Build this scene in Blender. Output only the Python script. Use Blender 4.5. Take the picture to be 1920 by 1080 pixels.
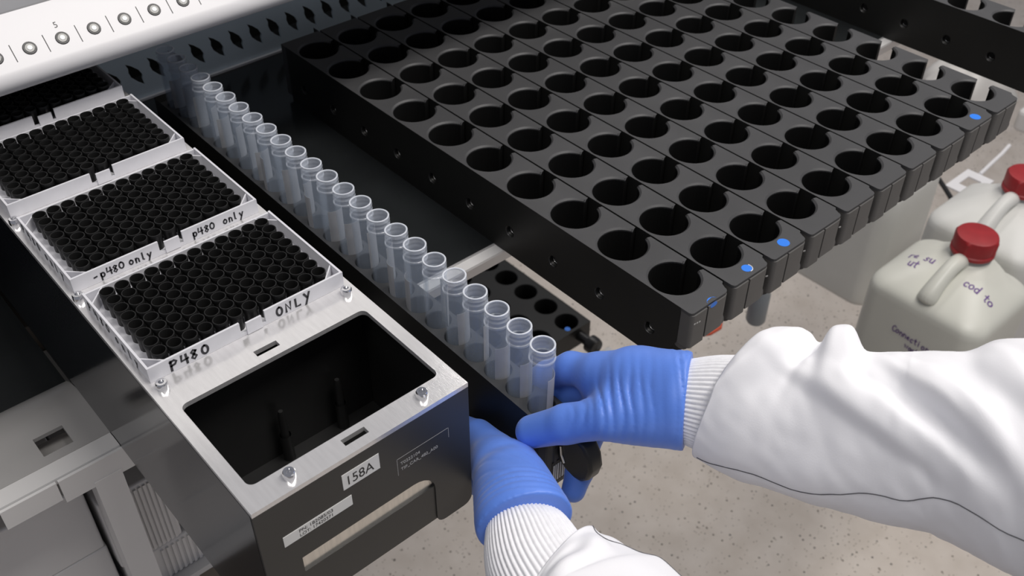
import bpy, bmesh, math, random
import numpy as np
from mathutils import Vector, Matrix, noise

for o in list(bpy.data.objects):
    bpy.data.objects.remove(o)
scene = bpy.context.scene
COL = scene.collection
random.seed(7)
PI = math.pi
S = 0.001           # everything below is written in millimetres
ZF = 950.0          # height of the tip-top plane (z = 0 below) over the floor

# ------------------------------------------------------------------ camera
cam_d = bpy.data.cameras.new('camera')
cam_d.sensor_width = 36.0
cam_d.lens = 35.727
cam_d.clip_start = 0.01
cam_d.clip_end = 50
cam = bpy.data.objects.new('camera', cam_d)
COL.objects.link(cam)
_r = Vector((0.75096, -0.66034, 0.00273)).normalized()
_d = Vector((-0.42526, -0.48678, -0.76302)).normalized()
_f = Vector((0.50518, 0.57183, -0.64637)).normalized()
_m = Matrix((( _r.x, -_d.x, -_f.x, -0.11640),
             ( _r.y, -_d.y, -_f.y, -0.41204),
             ( _r.z, -_d.z, -_f.z, 0.37029 + ZF * S),
             (0, 0, 0, 1)))
cam.matrix_world = _m
cam_d.dof.use_dof = True
cam_d.dof.focus_distance = 0.60
cam_d.dof.aperture_fstop = 20.0
scene.camera = cam

# ------------------------------------------------------------------ world, lights, exposure
w = bpy.data.worlds.new('room_light')
scene.world = w
w.use_nodes = True
w.node_tree.nodes['Background'].inputs[0].default_value = (0.86, 0.88, 1.0, 1)
w.node_tree.nodes['Background'].inputs[1].default_value = 0.15

def area(name, loc, size, size_y, power, col=(1.0, 0.96, 0.92), target=None):
    l = bpy.data.lights.new(name, 'AREA')
    l.shape = 'RECTANGLE'
    l.size = size
    l.size_y = size_y
    l.energy = power
    l.color = col
    o = bpy.data.objects.new(name, l)
    o.location = loc
    if target is not None:
        o.rotation_euler = (Vector(target) - Vector(loc)).to_track_quat('-Z', 'Y').to_euler()
    COL.objects.link(o)
    return o
area('ceiling_and_fill_lamp', (0.75, -0.75, 2.9), 1.2, 0.5, 24)
area('ceiling_and_fill_lamp', (-0.9, -0.55, 2.9), 1.2, 0.5, 7)
area('ceiling_and_fill_lamp', (2.3, -0.3, 2.9), 1.2, 0.5, 18)
area('ceiling_and_fill_lamp', (2.15, 1.7, 2.9), 1.2, 0.5, 14)  # added fill lamp behind the instrument, brightens the back plate

scene.view_settings.view_transform = 'Standard'
scene.view_settings.look = 'None'
scene.view_settings.exposure = 0.55
scene.view_settings.gamma = 1.0
scene.view_settings.use_curve_mapping = False

# ------------------------------------------------------------------ helpers
def P(x, y, z):
    return Vector((x * S, y * S, (z + ZF) * S))

def tag(o, label=None, cat=None, group=None, kind=None):
    if label: o['label'] = label
    if cat: o['category'] = cat
    if group: o['group'] = group
    if kind: o['kind'] = kind
    return o

def empty(name, x, y, z, label=None, cat=None, group=None):
    o = bpy.data.objects.new(name, None)
    o.empty_display_size = 0.02
    o.location = P(x, y, z)
    COL.objects.link(o)
    return tag(o, label, cat, group)

class MB:
    """collects geometry in millimetres"""
    def __init__(self):
        self.v, self.f, self.m = [], [], []
        self.cur = 0
    def add(self, verts, faces):
        n = len(self.v)
        self.v += [tuple(p) for p in verts]
        self.f += [tuple(i + n for i in fc) for fc in faces]
        self.m += [self.cur] * len(faces)
        return self
    def box(self, x0, x1, y0, y1, z0, z1):
        v = [(x0,y0,z0),(x1,y0,z0),(x1,y1,z0),(x0,y1,z0),(x0,y0,z1),(x1,y0,z1),(x1,y1,z1),(x0,y1,z1)]
        return self.add(v, [(0,3,2,1),(4,5,6,7),(0,1,5,4),(1,2,6,5),(2,3,7,6),(3,0,4,7)])
    def prism(self, poly, a0, a1, axis='z'):
        """poly in the two other axes (x,y | x,z for 'y' | y,z for 'x'), extruded a0..a1"""
        def mk(p, a):
            if axis == 'z': return (p[0], p[1], a)
            if axis == 'y': return (p[0], a, p[1])
            return (a, p[0], p[1])
        n = len(poly)
        v = [mk(p, a0) for p in poly] + [mk(p, a1) for p in poly]
        f = [tuple(range(n))[::-1], tuple(range(n, 2 * n))]
        f += [(i, (i + 1) % n, n + (i + 1) % n, n + i) for i in range(n)]
        return self.add(v, f)
    def lathe(self, prof, seg=24, c=(0, 0, 0), axis='z', cap0=False, cap1=False):
        v, f = [], []
        for r, h in prof:
            for k in range(seg):
                a = 2 * PI * k / seg
                x, y = r * math.cos(a), r * math.sin(a)
                if axis == 'z': p = (x, y, h)
                elif axis == 'y': p = (x, h, y)
                else: p = (h, x, y)
                v.append((p[0] + c[0], p[1] + c[1], p[2] + c[2]))
        for i in range(len(prof) - 1):
            for k in range(seg):
                k2 = (k + 1) % seg
                f.append((i * seg + k, i * seg + k2, (i + 1) * seg + k2, (i + 1) * seg + k))
        if cap0: f.append(tuple(range(seg))[::-1])
        if cap1: f.append(tuple(range((len(prof) - 1) * seg, len(prof) * seg)))
        return self.add(v, f)
    def tube(self, pts, r, seg=10):
        pts = [Vector(p) for p in pts]
        v, f = [], []
        n = len(pts)
        for i, p in enumerate(pts):
            t = (pts[min(i + 1, n - 1)] - pts[max(i - 1, 0)]).normalized()
            a = t.orthogonal().normalized() if i == 0 else (a - t * a.dot(t)).normalized()
            b = t.cross(a)
            rr = r[i] if isinstance(r, (list, tuple)) else r
            for k in range(seg):
                g = 2 * PI * k / seg
                v.append(p + a * (rr * math.cos(g)) + b * (rr * math.sin(g)))
        for i in range(n - 1):
            for k in range(seg):
                k2 = (k + 1) % seg
                f.append((i * seg + k, i * seg + k2, (i + 1) * seg + k2, (i + 1) * seg + k))
        f.append(tuple(range(seg))[::-1])
        f.append(tuple(range((n - 1) * seg, n * seg)))
        return self.add(v, f)
    def loft(self, rings, close=False, caps=False):
        n = len(rings[0])
        v, f = [], []
        for r in rings: v += r
        for i in range(len(rings) - 1):
            for k in range(n):
                k2 = (k + 1) % n
                f.append((i * n + k, i * n + k2, (i + 1) * n + k2, (i + 1) * n + k))
        if caps:
            f.append(tuple(range(n))[::-1])
            f.append(tuple(range((len(rings) - 1) * n, len(rings) * n)))
        return self.add(v, f)
    def cell(self, cx, cy, x0, x1, y0, y1, hole, z, inner=None, axis='z', skip=None):
        """rectangular patch with a hole; hole = radius or polygon around the centre.
        inner = list of (scale-offset, depth) rings going down from the hole edge."""
        angs = [2 * PI * k / 40 for k in range(40)]
        for qx in (x0, x1):
            for qy in (y0, y1):
                angs.append(math.atan2(qy - cy, qx - cx) % (2 * PI))
        if skip: angs += [a % (2 * PI) for a in skip]
        if not isinstance(hole, (int, float)):
            angs += [math.atan2(py, px) % (2 * PI) for px, py in hole]
        angs = sorted(set(round(a, 5) for a in angs))
        def outer(a):
            c, s = math.cos(a), math.sin(a)
            t = 1e9
            if c > 1e-9: t = min(t, (x1 - cx) / c)
            if c < -1e-9: t = min(t, (x0 - cx) / c)
            if s > 1e-9: t = min(t, (y1 - cy) / s)
            if s < -1e-9: t = min(t, (y0 - cy) / s)
            return t * c, t * s
        def inn(a):
            c, s = math.cos(a), math.sin(a)
            if isinstance(hole, (int, float)): return hole * c, hole * s
            best = 1e9
            m = len(hole)
            for i in range(m):
                (ax, ay), (bx, by) = hole[i], hole[(i + 1) % m]
                ex, ey = bx - ax, by - ay
                den = c * ey - s * ex
                if abs(den) < 1e-9: continue
                t = (ax * ey - ay * ex) / den
                u = (ax * s - ay * c) / den
                if t > 0 and -1e-6 <= u <= 1 + 1e-6: best = min(best, t)
            return best * c, best * s
        n = len(angs)
        def mk(x, y, h):
            if axis == 'z': return (cx + x, cy + y, h)
            if axis == 'y': return (cx + x, h, cy + y)
            return (h, cx + x, cy + y)
        rings = [[mk(*outer(a), z) for a in angs], [mk(*inn(a), z) for a in angs]]
        for off, h in (inner or []):
            r = []
            for a in angs:
                x, y = inn(a)
                L = math.hypot(x, y)
                k = (L + off) / L
                r.append(mk(x * k, y * k, h))
            rings.append(r)
        v, f = [], []
        for r in rings: v += r
        lo, hi = (skip if skip else (None, None))
        for i in range(len(rings) - 1):
            for k in range(n):
                k2 = (k + 1) % n
                if skip:
                    mid = (angs[k] + ((angs[k2] - angs[k]) % (2 * PI)) / 2)
                    if abs((mid + PI) % (2 * PI) - PI) < hi - 1e-6: continue
                f.append((i * n + k, (i + 1) * n + k, (i + 1) * n + k2, i * n + k2))
        return self.add(v, f)
    def build(self, name, mats, parent=None, smooth=False, org=(0, 0, 0), weld=False):
        me = bpy.data.meshes.new(name)
        me.from_pydata([((p[0] - org[0]) * S, (p[1] - org[1]) * S, (p[2] - org[2]) * S) for p in self.v], [], self.f)
        if not isinstance(mats, (list, tuple)): mats = [mats]
        for m in mats: me.materials.append(m)
        if len(mats) > 1: me.polygons.foreach_set('material_index', self.m)
        if weld:
            bm = bmesh.new(); bm.from_mesh(me)
            bmesh.ops.remove_doubles(bm, verts=bm.verts, dist=1e-6)
            bmesh.ops.recalc_face_normals(bm, faces=bm.faces)
            bm.to_mesh(me); bm.free()
        if smooth:
            me.polygons.foreach_set('use_smooth', [True] * len(me.polygons))
            if smooth is not True: me.set_sharp_from_angle(angle=math.radians(smooth))
        me.update()
        o = bpy.data.objects.new(name, me)
        COL.objects.link(o)
        if parent: o.parent = parent
        elif any(org): o.location = P(*org)
        return o

def copy_tree(src, parent=None):
    c = src.copy()
    COL.objects.link(c)
    c.parent = parent
    for ch in list(src.children):
        copy_tree(ch, c)
    return c

def rrect(x0, x1, y0, y1, r, n=6, corners='1111'):
    """rounded rectangle, corners order: (x1,y1),(x0,y1),(x0,y0),(x1,y0)"""
    out = []
    for q, (cx, cy, a0) in enumerate(((x1, y1, 0), (x0, y1, 90), (x0, y0, 180), (x1, y0, 270))):
        if corners[q] == '0': out.append((cx, cy)); continue
        sx = -1 if cx == x1 else 1
        sy = -1 if cy == y1 else 1
        for i in range(n + 1):
            a = math.radians(a0 + 90 * i / n)
            out.append((cx + sx * r + r * math.cos(a), cy + sy * r + r * math.sin(a)))
    return out

def plate(mb, xs, ys, holes, z0, z1):
    """flat plate xs[0]..xs[1], ys[0]..ys[1] with rectangular openings (x0,x1,y0,y1)"""
    X = sorted(set([xs[0], xs[1]] + [h[i] for h in holes for i in (0, 1)]))
    Y = sorted(set([ys[0], ys[1]] + [h[i] for h in holes for i in (2, 3)]))
    def solid(i, j):
        if i < 0 or j < 0 or i >= len(X) - 1 or j >= len(Y) - 1: return False
        cx, cy = (X[i] + X[i + 1]) / 2, (Y[j] + Y[j + 1]) / 2
        return not any(h[0] < cx < h[1] and h[2] < cy < h[3] for h in holes)
    for i in range(len(X) - 1):
        for j in range(len(Y) - 1):
            if not solid(i, j): continue
            a, b, c, d = X[i], X[i + 1], Y[j], Y[j + 1]
            mb.add([(a,c,z1),(b,c,z1),(b,d,z1),(a,d,z1)], [(0,1,2,3)])
            mb.add([(a,c,z0),(b,c,z0),(b,d,z0),(a,d,z0)], [(3,2,1,0)])
            if not solid(i - 1, j): mb.add([(a,c,z0),(a,d,z0),(a,d,z1),(a,c,z1)], [(3,2,1,0)])
            if not solid(i + 1, j): mb.add([(b,c,z0),(b,d,z0),(b,d,z1),(b,c,z1)], [(0,1,2,3)])
            if not solid(i, j - 1): mb.add([(a,c,z0),(b,c,z0),(b,c,z1),(a,c,z1)], [(0,1,2,3)])
            if not solid(i, j + 1): mb.add([(a,d,z0),(b,d,z0),(b,d,z1),(a,d,z1)], [(3,2,1,0)])
    return mb

# ------------------------------------------------------------------ materials
MATS = {}
def mat(name, col, rough=0.5, metal=0.0, var=0.0, vscale=60, bump=0.0, bscale=400, spec=0.5, stretch=None, sheen=0, coat=0):
    m = bpy.data.materials.new(name)
    m.use_nodes = True
    nt = m.node_tree
    b = nt.nodes['Principled BSDF']
    b.inputs['Roughness'].default_value = rough
    b.inputs['Metallic'].default_value = metal
    b.inputs['Specular IOR Level'].default_value = spec
    b.inputs['Sheen Weight'].default_value = sheen
    b.inputs['Coat Weight'].default_value = coat
    tc = nt.nodes.new('ShaderNodeTexCoord')
    src = tc.outputs['Object']
    if stretch:
        mp = nt.nodes.new('ShaderNodeMapping')
        mp.inputs['Scale'].default_value = stretch
        nt.links.new(src, mp.inputs[0])
        src = mp.outputs[0]
    nz = nt.nodes.new('ShaderNodeTexNoise')
    nz.inputs['Scale'].default_value = vscale
    nz.inputs['Detail'].default_value = 4
    nt.links.new(src, nz.inputs['Vector'])
    rp = nt.nodes.new('ShaderNodeValToRGB')
    c0 = [max(0, c * (1 - var)) for c in col]
    c1 = [min(1, c * (1 + var)) for c in col]
    rp.color_ramp.elements[0].position = 0.3
    rp.color_ramp.elements[1].position = 0.7
    rp.color_ramp.elements[0].color = (*c0, 1)
    rp.color_ramp.elements[1].color = (*c1, 1)
    nt.links.new(nz.outputs['Fac'], rp.inputs[0])
    nt.links.new(rp.outputs[0], b.inputs['Base Color'])
    if bump:
        n2 = nt.nodes.new('ShaderNodeTexNoise')
        n2.inputs['Scale'].default_value = bscale
        n2.inputs['Detail'].default_value = 3
        nt.links.new(src, n2.inputs['Vector'])
        bp = nt.nodes.new('ShaderNodeBump')
        bp.inputs['Strength'].default_value = bump
        bp.inputs['Distance'].default_value = 0.0005
        nt.links.new(n2.outputs['Fac'], bp.inputs['Height'])
        nt.links.new(bp.outputs[0], b.inputs['Normal'])
    MATS[name] = m
    return m

def clear_mat(name, col, solid, rough=0.2, tint=(1, 1, 1)):
    """thin frosted plastic: part of the light passes straight through, the rest scatters"""
    m = mat(name, col, rough, var=0.04, vscale=90)
    nt = m.node_tree
    b = nt.nodes['Principled BSDF']
    out = nt.nodes['Material Output']
    tr = nt.nodes.new('ShaderNodeBsdfTransparent')
    tr.inputs[0].default_value = (*tint, 1)
    mx = nt.nodes.new('ShaderNodeMixShader')
    mx.inputs[0].default_value = solid
    nt.links.new(tr.outputs[0], mx.inputs[1])
    nt.links.new(b.outputs[0], mx.inputs[2])
    nt.links.new(mx.outputs[0], out.inputs[0])
    return m

M_black = mat('black_anodised', (0.012, 0.012, 0.012), 0.38, var=0.15, vscale=30, bump=0.05, bscale=900)
M_plate = mat('dark_grey_plate', (0.034, 0.033, 0.031), 0.42, var=0.08, vscale=20)
M_gloss = mat('glossy_black_sheet', (0.010, 0.011, 0.014), 0.13, var=0.1, vscale=20)
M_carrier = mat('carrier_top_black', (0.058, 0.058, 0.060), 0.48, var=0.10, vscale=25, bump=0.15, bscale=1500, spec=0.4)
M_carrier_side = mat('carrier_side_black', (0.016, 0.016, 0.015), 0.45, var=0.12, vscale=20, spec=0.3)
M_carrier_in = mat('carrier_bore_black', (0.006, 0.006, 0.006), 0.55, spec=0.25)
M_deck = mat('deck_dark_gloss', (0.018, 0.020, 0.021), 0.16, var=0.2, vscale=12, bump=0.03, bscale=40)
M_tray = mat('grey_tray_metal', (0.46, 0.45, 0.44), 0.28, metal=0.2, var=0.08, vscale=10)
M_alu = mat('brushed_aluminium', (0.80, 0.79, 0.79), 0.17, metal=0.6, var=0.05, vscale=50, bump=0.08, bscale=300, stretch=(8, 1, 1))
M_alu2 = mat('brushed_aluminium_strip', (0.80, 0.78, 0.74), 0.25, metal=1.0, var=0.10, vscale=60, bump=0.25, bscale=300, stretch=(12, 1, 1))
M_chrome = mat('chrome', (0.85, 0.85, 0.86), 0.08, metal=1.0)
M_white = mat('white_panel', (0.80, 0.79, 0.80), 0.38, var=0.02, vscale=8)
M_greypanel = mat('grey_panel', (0.50, 0.50, 0.51), 0.35, var=0.02)
M_lightgrey = mat('light_grey_plastic', (0.70, 0.69, 0.68), 0.42, var=0.03, vscale=15)
M_bluegrey = mat('blue_grey_plate', (0.72, 0.83, 0.90), 0.55, var=0.04, vscale=12)
M_dark = mat('dark_interior', (0.010, 0.011, 0.010), 0.6)
M_brown = mat('dark_shade_brown', (0.10, 0.085, 0.07), 0.6, var=0.15, vscale=6)
M_ink = mat('black_marker_ink', (0.012, 0.012, 0.018), 0.5)
M_print = mat('black_print', (0.015, 0.015, 0.015), 0.5)
M_engrave = mat('engraved_silver', (0.45, 0.45, 0.44), 0.4)
M_paper = mat('white_label_paper', (0.74, 0.74, 0.72), 0.55, var=0.03)
M_ring = mat('button_ring', (0.008, 0.008, 0.01), 0.4)
M_lens = mat('button_lens', (0.16, 0.16, 0.15), 0.25)
M_lensc = mat('button_centre', (0.85, 0.86, 0.84), 0.25)
M_tip = mat('black_tip_plastic', (0.010, 0.010, 0.010), 0.42, var=0.1, vscale=90, spec=0.35)
M_rack = clear_mat('frosted_rack_plastic', (0.78, 0.78, 0.82), 0.90, 0.35)
M_rackplate = mat('rack_plate_plastic', (0.80, 0.80, 0.84), 0.4, var=0.03)
M_tube = clear_mat('clear_tube_plastic', (0.72, 0.79, 0.90), 0.15, 0.12, (0.97, 0.985, 1.0))
M_rim = clear_mat('clear_tube_rim', (0.80, 0.84, 0.92), 0.28, 0.10, (0.97, 0.985, 1.0))
M_lip = clear_mat('clear_tube_lip', (0.84, 0.88, 0.95), 0.62, 0.12)
M_blue = mat('blue_dot', (0.02, 0.20, 0.80), 0.4)
M_glove = mat('blue_nitrile', (0.10, 0.23, 0.74), 0.46, var=0.06, vscale=30, bump=0.12, bscale=900, sheen=0.15)
M_knit = mat('white_knit', (0.80, 0.80, 0.83), 0.85, var=0.04, vscale=300, bump=0.3, bscale=1500)
M_coat = mat('white_coat_fabric', (0.82, 0.82, 0.85), 0.75, var=0.02, vscale=15, bump=0.10, bscale=1200, spec=0.2)
M_seam = mat('seam_thread', (0.10, 0.10, 0.11), 0.8)
M_jug = mat('milky_jug_plastic', (0.63, 0.63, 0.565), 0.40, var=0.04, vscale=8)
M_jug2 = mat('white_jug_plastic', (0.66, 0.66, 0.63), 0.45, var=0.04, vscale=8)
M_red = mat('red_cap', (0.32, 0.014, 0.018), 0.5, var=0.08)
M_purple = mat('violet_marker', (0.13, 0.06, 0.24), 0.6)
M_bag = mat('pale_plastic_bag', (0.62, 0.60, 0.57), 0.5, var=0.06, vscale=10)
M_greyblue = mat('grey_blue_plastic', (0.20, 0.22, 0.24), 0.4)
M_orange = mat('orange_red_plastic', (0.60, 0.10, 0.05), 0.5)

def floor_mat():
    m = bpy.data.materials.new('speckled_vinyl')
    m.use_nodes = True
    nt = m.node_tree
    b = nt.nodes['Principled BSDF']
    b.inputs['Roughness'].default_value = 0.5
    tc = nt.nodes.new('ShaderNodeTexCoord')
    nz = nt.nodes.new('ShaderNodeTexNoise')
    nz.inputs['Scale'].default_value = 14
    nz.inputs['Detail'].default_value = 6
    rp = nt.nodes.new('ShaderNodeValToRGB')
    rp.color_ramp.elements[0].position = 0.3
    rp.color_ramp.elements[0].color = (0.66, 0.585, 0.505, 1)
    rp.color_ramp.elements[1].position = 0.7
    rp.color_ramp.elements[1].color = (0.76, 0.685, 0.605, 1)
    nt.links.new(tc.outputs['Object'], nz.inputs['Vector'])
    nt.links.new(nz.outputs['Fac'], rp.inputs[0])
    last = rp.outputs[0]
    for sc, th, keep, col in ((62, 0.17, 0.30, (0.15, 0.12, 0.09)), (120, 0.2, 0.3, (0.26, 0.21, 0.16)), (36, 0.10, 0.35, (0.05, 0.045, 0.04))):
        vo = nt.nodes.new('ShaderNodeTexVoronoi')
        vo.inputs['Scale'].default_value = sc
        nt.links.new(tc.outputs['Object'], vo.inputs['Vector'])
        lt = nt.nodes.new('ShaderNodeMath'); lt.operation = 'LESS_THAN'
        lt.inputs[1].default_value = th
        nt.links.new(vo.outputs['Distance'], lt.inputs[0])
        sx = nt.nodes.new('ShaderNodeSeparateColor')
        nt.links.new(vo.outputs['Color'], sx.inputs[0])
        l2 = nt.nodes.new('ShaderNodeMath'); l2.operation = 'LESS_THAN'
        l2.inputs[1].default_value = keep
        nt.links.new(sx.outputs[0], l2.inputs[0])
        mu = nt.nodes.new('ShaderNodeMath'); mu.operation = 'MULTIPLY'
        nt.links.new(lt.outputs[0], mu.inputs[0])
        nt.links.new(l2.outputs[0], mu.inputs[1])
        mx = nt.nodes.new('ShaderNodeMixRGB')
        nt.links.new(mu.outputs[0], mx.inputs[0])
        nt.links.new(last, mx.inputs[1])
        mx.inputs[2].default_value = (*col, 1)
        last = mx.outputs[0]
    nt.links.new(last, b.inputs['Base Color'])
    return m
M_floor = floor_mat()

# ------------------------------------------------------------------ text and handwriting
def text(name, body, size, m, parent, o, ex, ey, thick=0.12, align='LEFT', org=(0, 0, 0), xs=1.0):
    cu = bpy.data.curves.new(name, 'FONT')
    cu.body = body
    cu.size = size
    cu.align_x = align
    cu.extrude = thick
    ob = bpy.data.objects.new(name, cu)
    COL.objects.link(ob)
    dg = bpy.context.evaluated_depsgraph_get()
    me = bpy.data.meshes.new_from_object(ob.evaluated_get(dg))
    bpy.data.objects.remove(ob)
    ex, ey = Vector(ex), Vector(ey)
    ez = ex.cross(ey)
    o = Vector(o) - Vector(org)
    for v in me.vertices:
        v.co = (o + ex * (v.co.x * xs) + ey * v.co.y + ez * v.co.z) * S
    me.materials.clear()
    me.materials.append(m)
    me.name = name
    r = bpy.data.objects.new(name, me)
    COL.objects.link(r)
    r.parent = parent
    return r

def circ(cx, cy, rx, ry, a0=90, a1=450, n=14):
    return [(cx + rx * math.cos(math.radians(a0 + (a1 - a0) * i / n)), cy + ry * math.sin(math.radians(a0 + (a1 - a0) * i / n))) for i in range(n + 1)]
GL = {
 'P': [[(0, 0), (0.04, 1)], [(0.0, 0.9), (0.35, 1.0), (0.55, 0.8), (0.4, 0.55), (0.04, 0.48)]],
 '4': [[(0.08, 1), (0.0, 0.42), (0.6, 0.48)], [(0.48, 0.95), (0.5, 0)]],
 '8': [[(0.5, 0.85), (0.3, 1), (0.1, 0.82), (0.3, 0.55), (0.52, 0.25), (0.3, 0), (0.08, 0.22), (0.3, 0.52), (0.5, 0.85)]],
 '0': [circ(0.3, 0.5, 0.28, 0.45)],
 'O': [circ(0.3, 0.5, 0.30, 0.5)],
 'N': [[(0, 0), (0.03, 1), (0.5, 0.05), (0.55, 1)]],
 'L': [[(0.05, 1), (0.05, 0.05), (0.5, 0.05)]],
 'Y': [[(0, 1), (0.28, 0.5)], [(0.58, 1), (0.1, -0.35)]],
 'p': [[(0.05, 0.62), (0.05, -0.35)], circ(0.25, 0.32, 0.22, 0.3, 180, -180)],
 'o': [circ(0.25, 0.3, 0.22, 0.3)],
 'n': [[(0.05, 0.6), (0.05, 0)], [(0.05, 0.4), (0.22, 0.6), (0.4, 0.45), (0.42, 0)]],
 'l': [[(0.12, 1), (0.12, 0.02), (0.22, 0)]],
 'y': [[(0.02, 0.6), (0.2, 0.15)], [(0.45, 0.6), (0.05, -0.4)]],
 '-': [[(0, 0.4), (0.3, 0.45)]],
 'w': [[(0, 0.6), (0.12, 0), (0.27, 0.5), (0.4, 0), (0.55, 0.6)]],
 'a': [circ(0.22, 0.3, 0.2, 0.28), [(0.42, 0.58), (0.45, 0)]],
 's': [[(0.38, 0.52), (0.2, 0.6), (0.08, 0.45), (0.36, 0.18), (0.2, 0), (0.02, 0.08)]],
 't': [[(0.18, 0.95), (0.2, 0.1), (0.34, 0)], [(0.0, 0.62), (0.38, 0.66)]],
 'e': [[(0.05, 0.3), (0.4, 0.34), (0.3, 0.6), (0.08, 0.42), (0.1, 0.08), (0.4, 0.05)]],
 'C': [circ(0.32, 0.5, 0.3, 0.5, 50, 310)],
 'c': [circ(0.22, 0.3, 0.2, 0.3, 50, 310)],
 'i': [[(0.1, 0.6), (0.12, 0)], [(0.1, 0.85), (0.12, 0.9)]],
 'r': [[(0.05, 0.6), (0.07, 0)], [(0.06, 0.4), (0.2, 0.6), (0.34, 0.55)]],
 'd': [circ(0.22, 0.3, 0.2, 0.28), [(0.43, 1.0), (0.43, 0)]],
 'u': [[(0.03, 0.6), (0.06, 0.1), (0.25, 0), (0.4, 0.2), (0.42, 0.6)], [(0.42, 0.6), (0.44, 0)]],
 'v': [[(0, 0.6), (0.2, 0), (0.42, 0.6)]],
}
def ribbon(mb, pts, wd, o, ex, ey, ez, th):
    """flat pen stroke through 2-d points"""
    pts = [Vector(p) for p in pts]
    L, Rr = [], []
    n = len(pts)
    for i, p in enumerate(pts):
        t = pts[min(i + 1, n - 1)] - pts[max(i - 1, 0)]
        if t.length < 1e-6: t = Vector((1, 0))
        t.normalize()
        q = Vector((-t.y, t.x)) * wd / 2
        e = t * (wd / 2) * (-1 if i == 0 else (1 if i == n - 1 else 0))
        L.append(p + q + e); Rr.append(p - q + e)
    def w3(p, h): return o + ex * p.x + ey * p.y + ez * h
    v = [w3(p, th) for p in L] + [w3(p, th) for p in Rr]
    v += [w3(p, 0) for p in L] + [w3(p, 0) for p in Rr]
    f = []
    for i in range(n - 1):
        f.append((i, n + i, n + i + 1, i + 1))
        f.append((2 * n + i, 2 * n + i + 1, i + 1, i))
        f.append((n + i, 3 * n + i, 3 * n + i + 1, n + i + 1))
    mb.add(v, f)

def handwrite(body, h, o, ex, ey, wd, pitch=0.8, th=0.15, jit=0.06, seed=1, mb=None):
    rng = random.Random(seed)
    mb = mb or MB()
    o, ex, ey = Vector(o), Vector(ex), Vector(ey)
    ez = ex.cross(ey)
    x = 0.0
    for ch in body:
        if ch == ' ': x += 0.55 * h; continue
        jy, jx = rng.uniform(-jit, jit) * h, rng.uniform(-jit, jit) * h
        for st in GL[ch]:
            ribbon(mb, [(x + jx + a * h, jy + b * h) for a, b in st], wd, o, ex, ey, ez, th)
        x += pitch * h
    return mb

# ================================================================== SETTING
fl = MB().add([(-6000, -5000, -950), (9000, -5000, -950), (9000, 8000, -950), (-6000, 8000, -950)], [(0, 1, 2, 3)]).build('floor', M_floor)
tag(fl, 'beige speckled vinyl floor', kind='structure')

# ================================================================== INSTRUMENT
DZ = -148.0
X0, X1 = -700, 1010
inst = empty('liquid_handler', 400, 300, -950, 'white benchtop liquid handler with dark deck and row of round indicator lights', 'instrument')
IO = (400, 300, -950)
def ipart(mb, name, m, parent=None, **k):
    return mb.build(name, m, parent or inst, org=IO, **k)

# deck: a slab that ends at the front edge; grey sheet on the left with a square cut-out
d = MB()
d.box(-13, X1, 100, 640, DZ - 14, DZ)
ipart(d, 'deck_plate', M_deck)
d = MB()
plate(d, (X0, -14.5), (112, 150), [(-57, -37, 120, 139.5)], DZ - 3, DZ)
bend = [(150 + 75 * math.sin(math.radians(q)), DZ - 75 + 75 * math.cos(math.radians(q))) for q in range(0, 43, 3)]
d.prism([(y, z) for y, z in bend] + [(y - 2, z - 3) for y, z in bend[::-1]], X0, -14.5, 'x')
d.box(X0, -14.5, 112, 150, DZ - 20, DZ - 17)
ipart(d, 'deck_side_sheet', M_tray, smooth=20)
d = MB(); d.box(X0, -14.5, 196, 640, DZ - 24, DZ - 18)
ipart(d, 'deck_well', M_deck)
d = MB(); d.box(X0, -15.3, 107.5, 111.3, DZ - 6, DZ + 0.5)
ipart(d, 'edge_strip', M_lightgrey)
d = MB(); d.box(X0, -15.3, 96.0, 107.0, DZ - 4, DZ + 1.2)
ipart(d, 'edge_strip', M_lightgrey)
d = MB(); d.box(-58.6, -8, 93.5, 95.8, DZ - 21, DZ - 0.4)
ipart(d, 'front_lip', M_lightgrey)
d = MB(); d.box(-96, -60, 93.5, 95.8, DZ - 17, DZ - 0.5)
ipart(d, 'front_lip', M_lightgrey)
d = MB(); d.box(-39, -20, 93, 112, -948, DZ - 17)
ipart(d, 'support_post', M_lightgrey)
d = MB(); d.box(-660, -620, 130, 170, -950, DZ - 17)
ipart(d, 'support_post', M_lightgrey)
d = MB(); d.box(300, 340, 600, 638, -950, DZ - 14)
ipart(d, 'support_post', M_lightgrey)
d = MB(); d.box(-660, -620, 590, 630, -950, DZ - 17)
ipart(d, 'support_post', M_lightgrey)
# front lip of the deck between the carriers
d = MB()
d.prism([(97.8, DZ - 0.6), (97.8, DZ - 20), (96, DZ - 20), (88, DZ - 3), (88, DZ - 0.6)][::-1], -6, X1, 'x')
ipart(d, 'deck_front_lip', M_lightgrey)
d = MB(); d.box(-12, X1, 98.0, 99.9, DZ - 3, DZ - 0.1)
ipart(d, 'deck_front_strip', M_alu)
# back plate with one notch per track
DIAM = [(-7.4, 13.1), (-2.1, 9.7), (4.6, 3.4), (7.4, -2.8), (6.2, -6.7), (7.2, -13.7), (2.1, -9.8), (-4.4, -2.5), (-6.2, 3.4), (-5.6, 8.0)]
bp = MB()
zc = -119.5
n0, n1 = -10, 35
for k in range(n0, n1):
    cx = 201.5 + 22.5 * k
    bp.cell(cx, zc, cx - 11.25, cx + 11.25, DZ, -66, DIAM, 512.0, inner=[(0, 514.5)], axis='y')
bpo = ipart(bp, 'back_plate', M_bluegrey)
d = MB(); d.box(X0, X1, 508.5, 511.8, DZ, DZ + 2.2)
ipart(d, 'joint_strip', M_white)  # plain white stands in for a bright reflection on this metal strip
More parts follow.
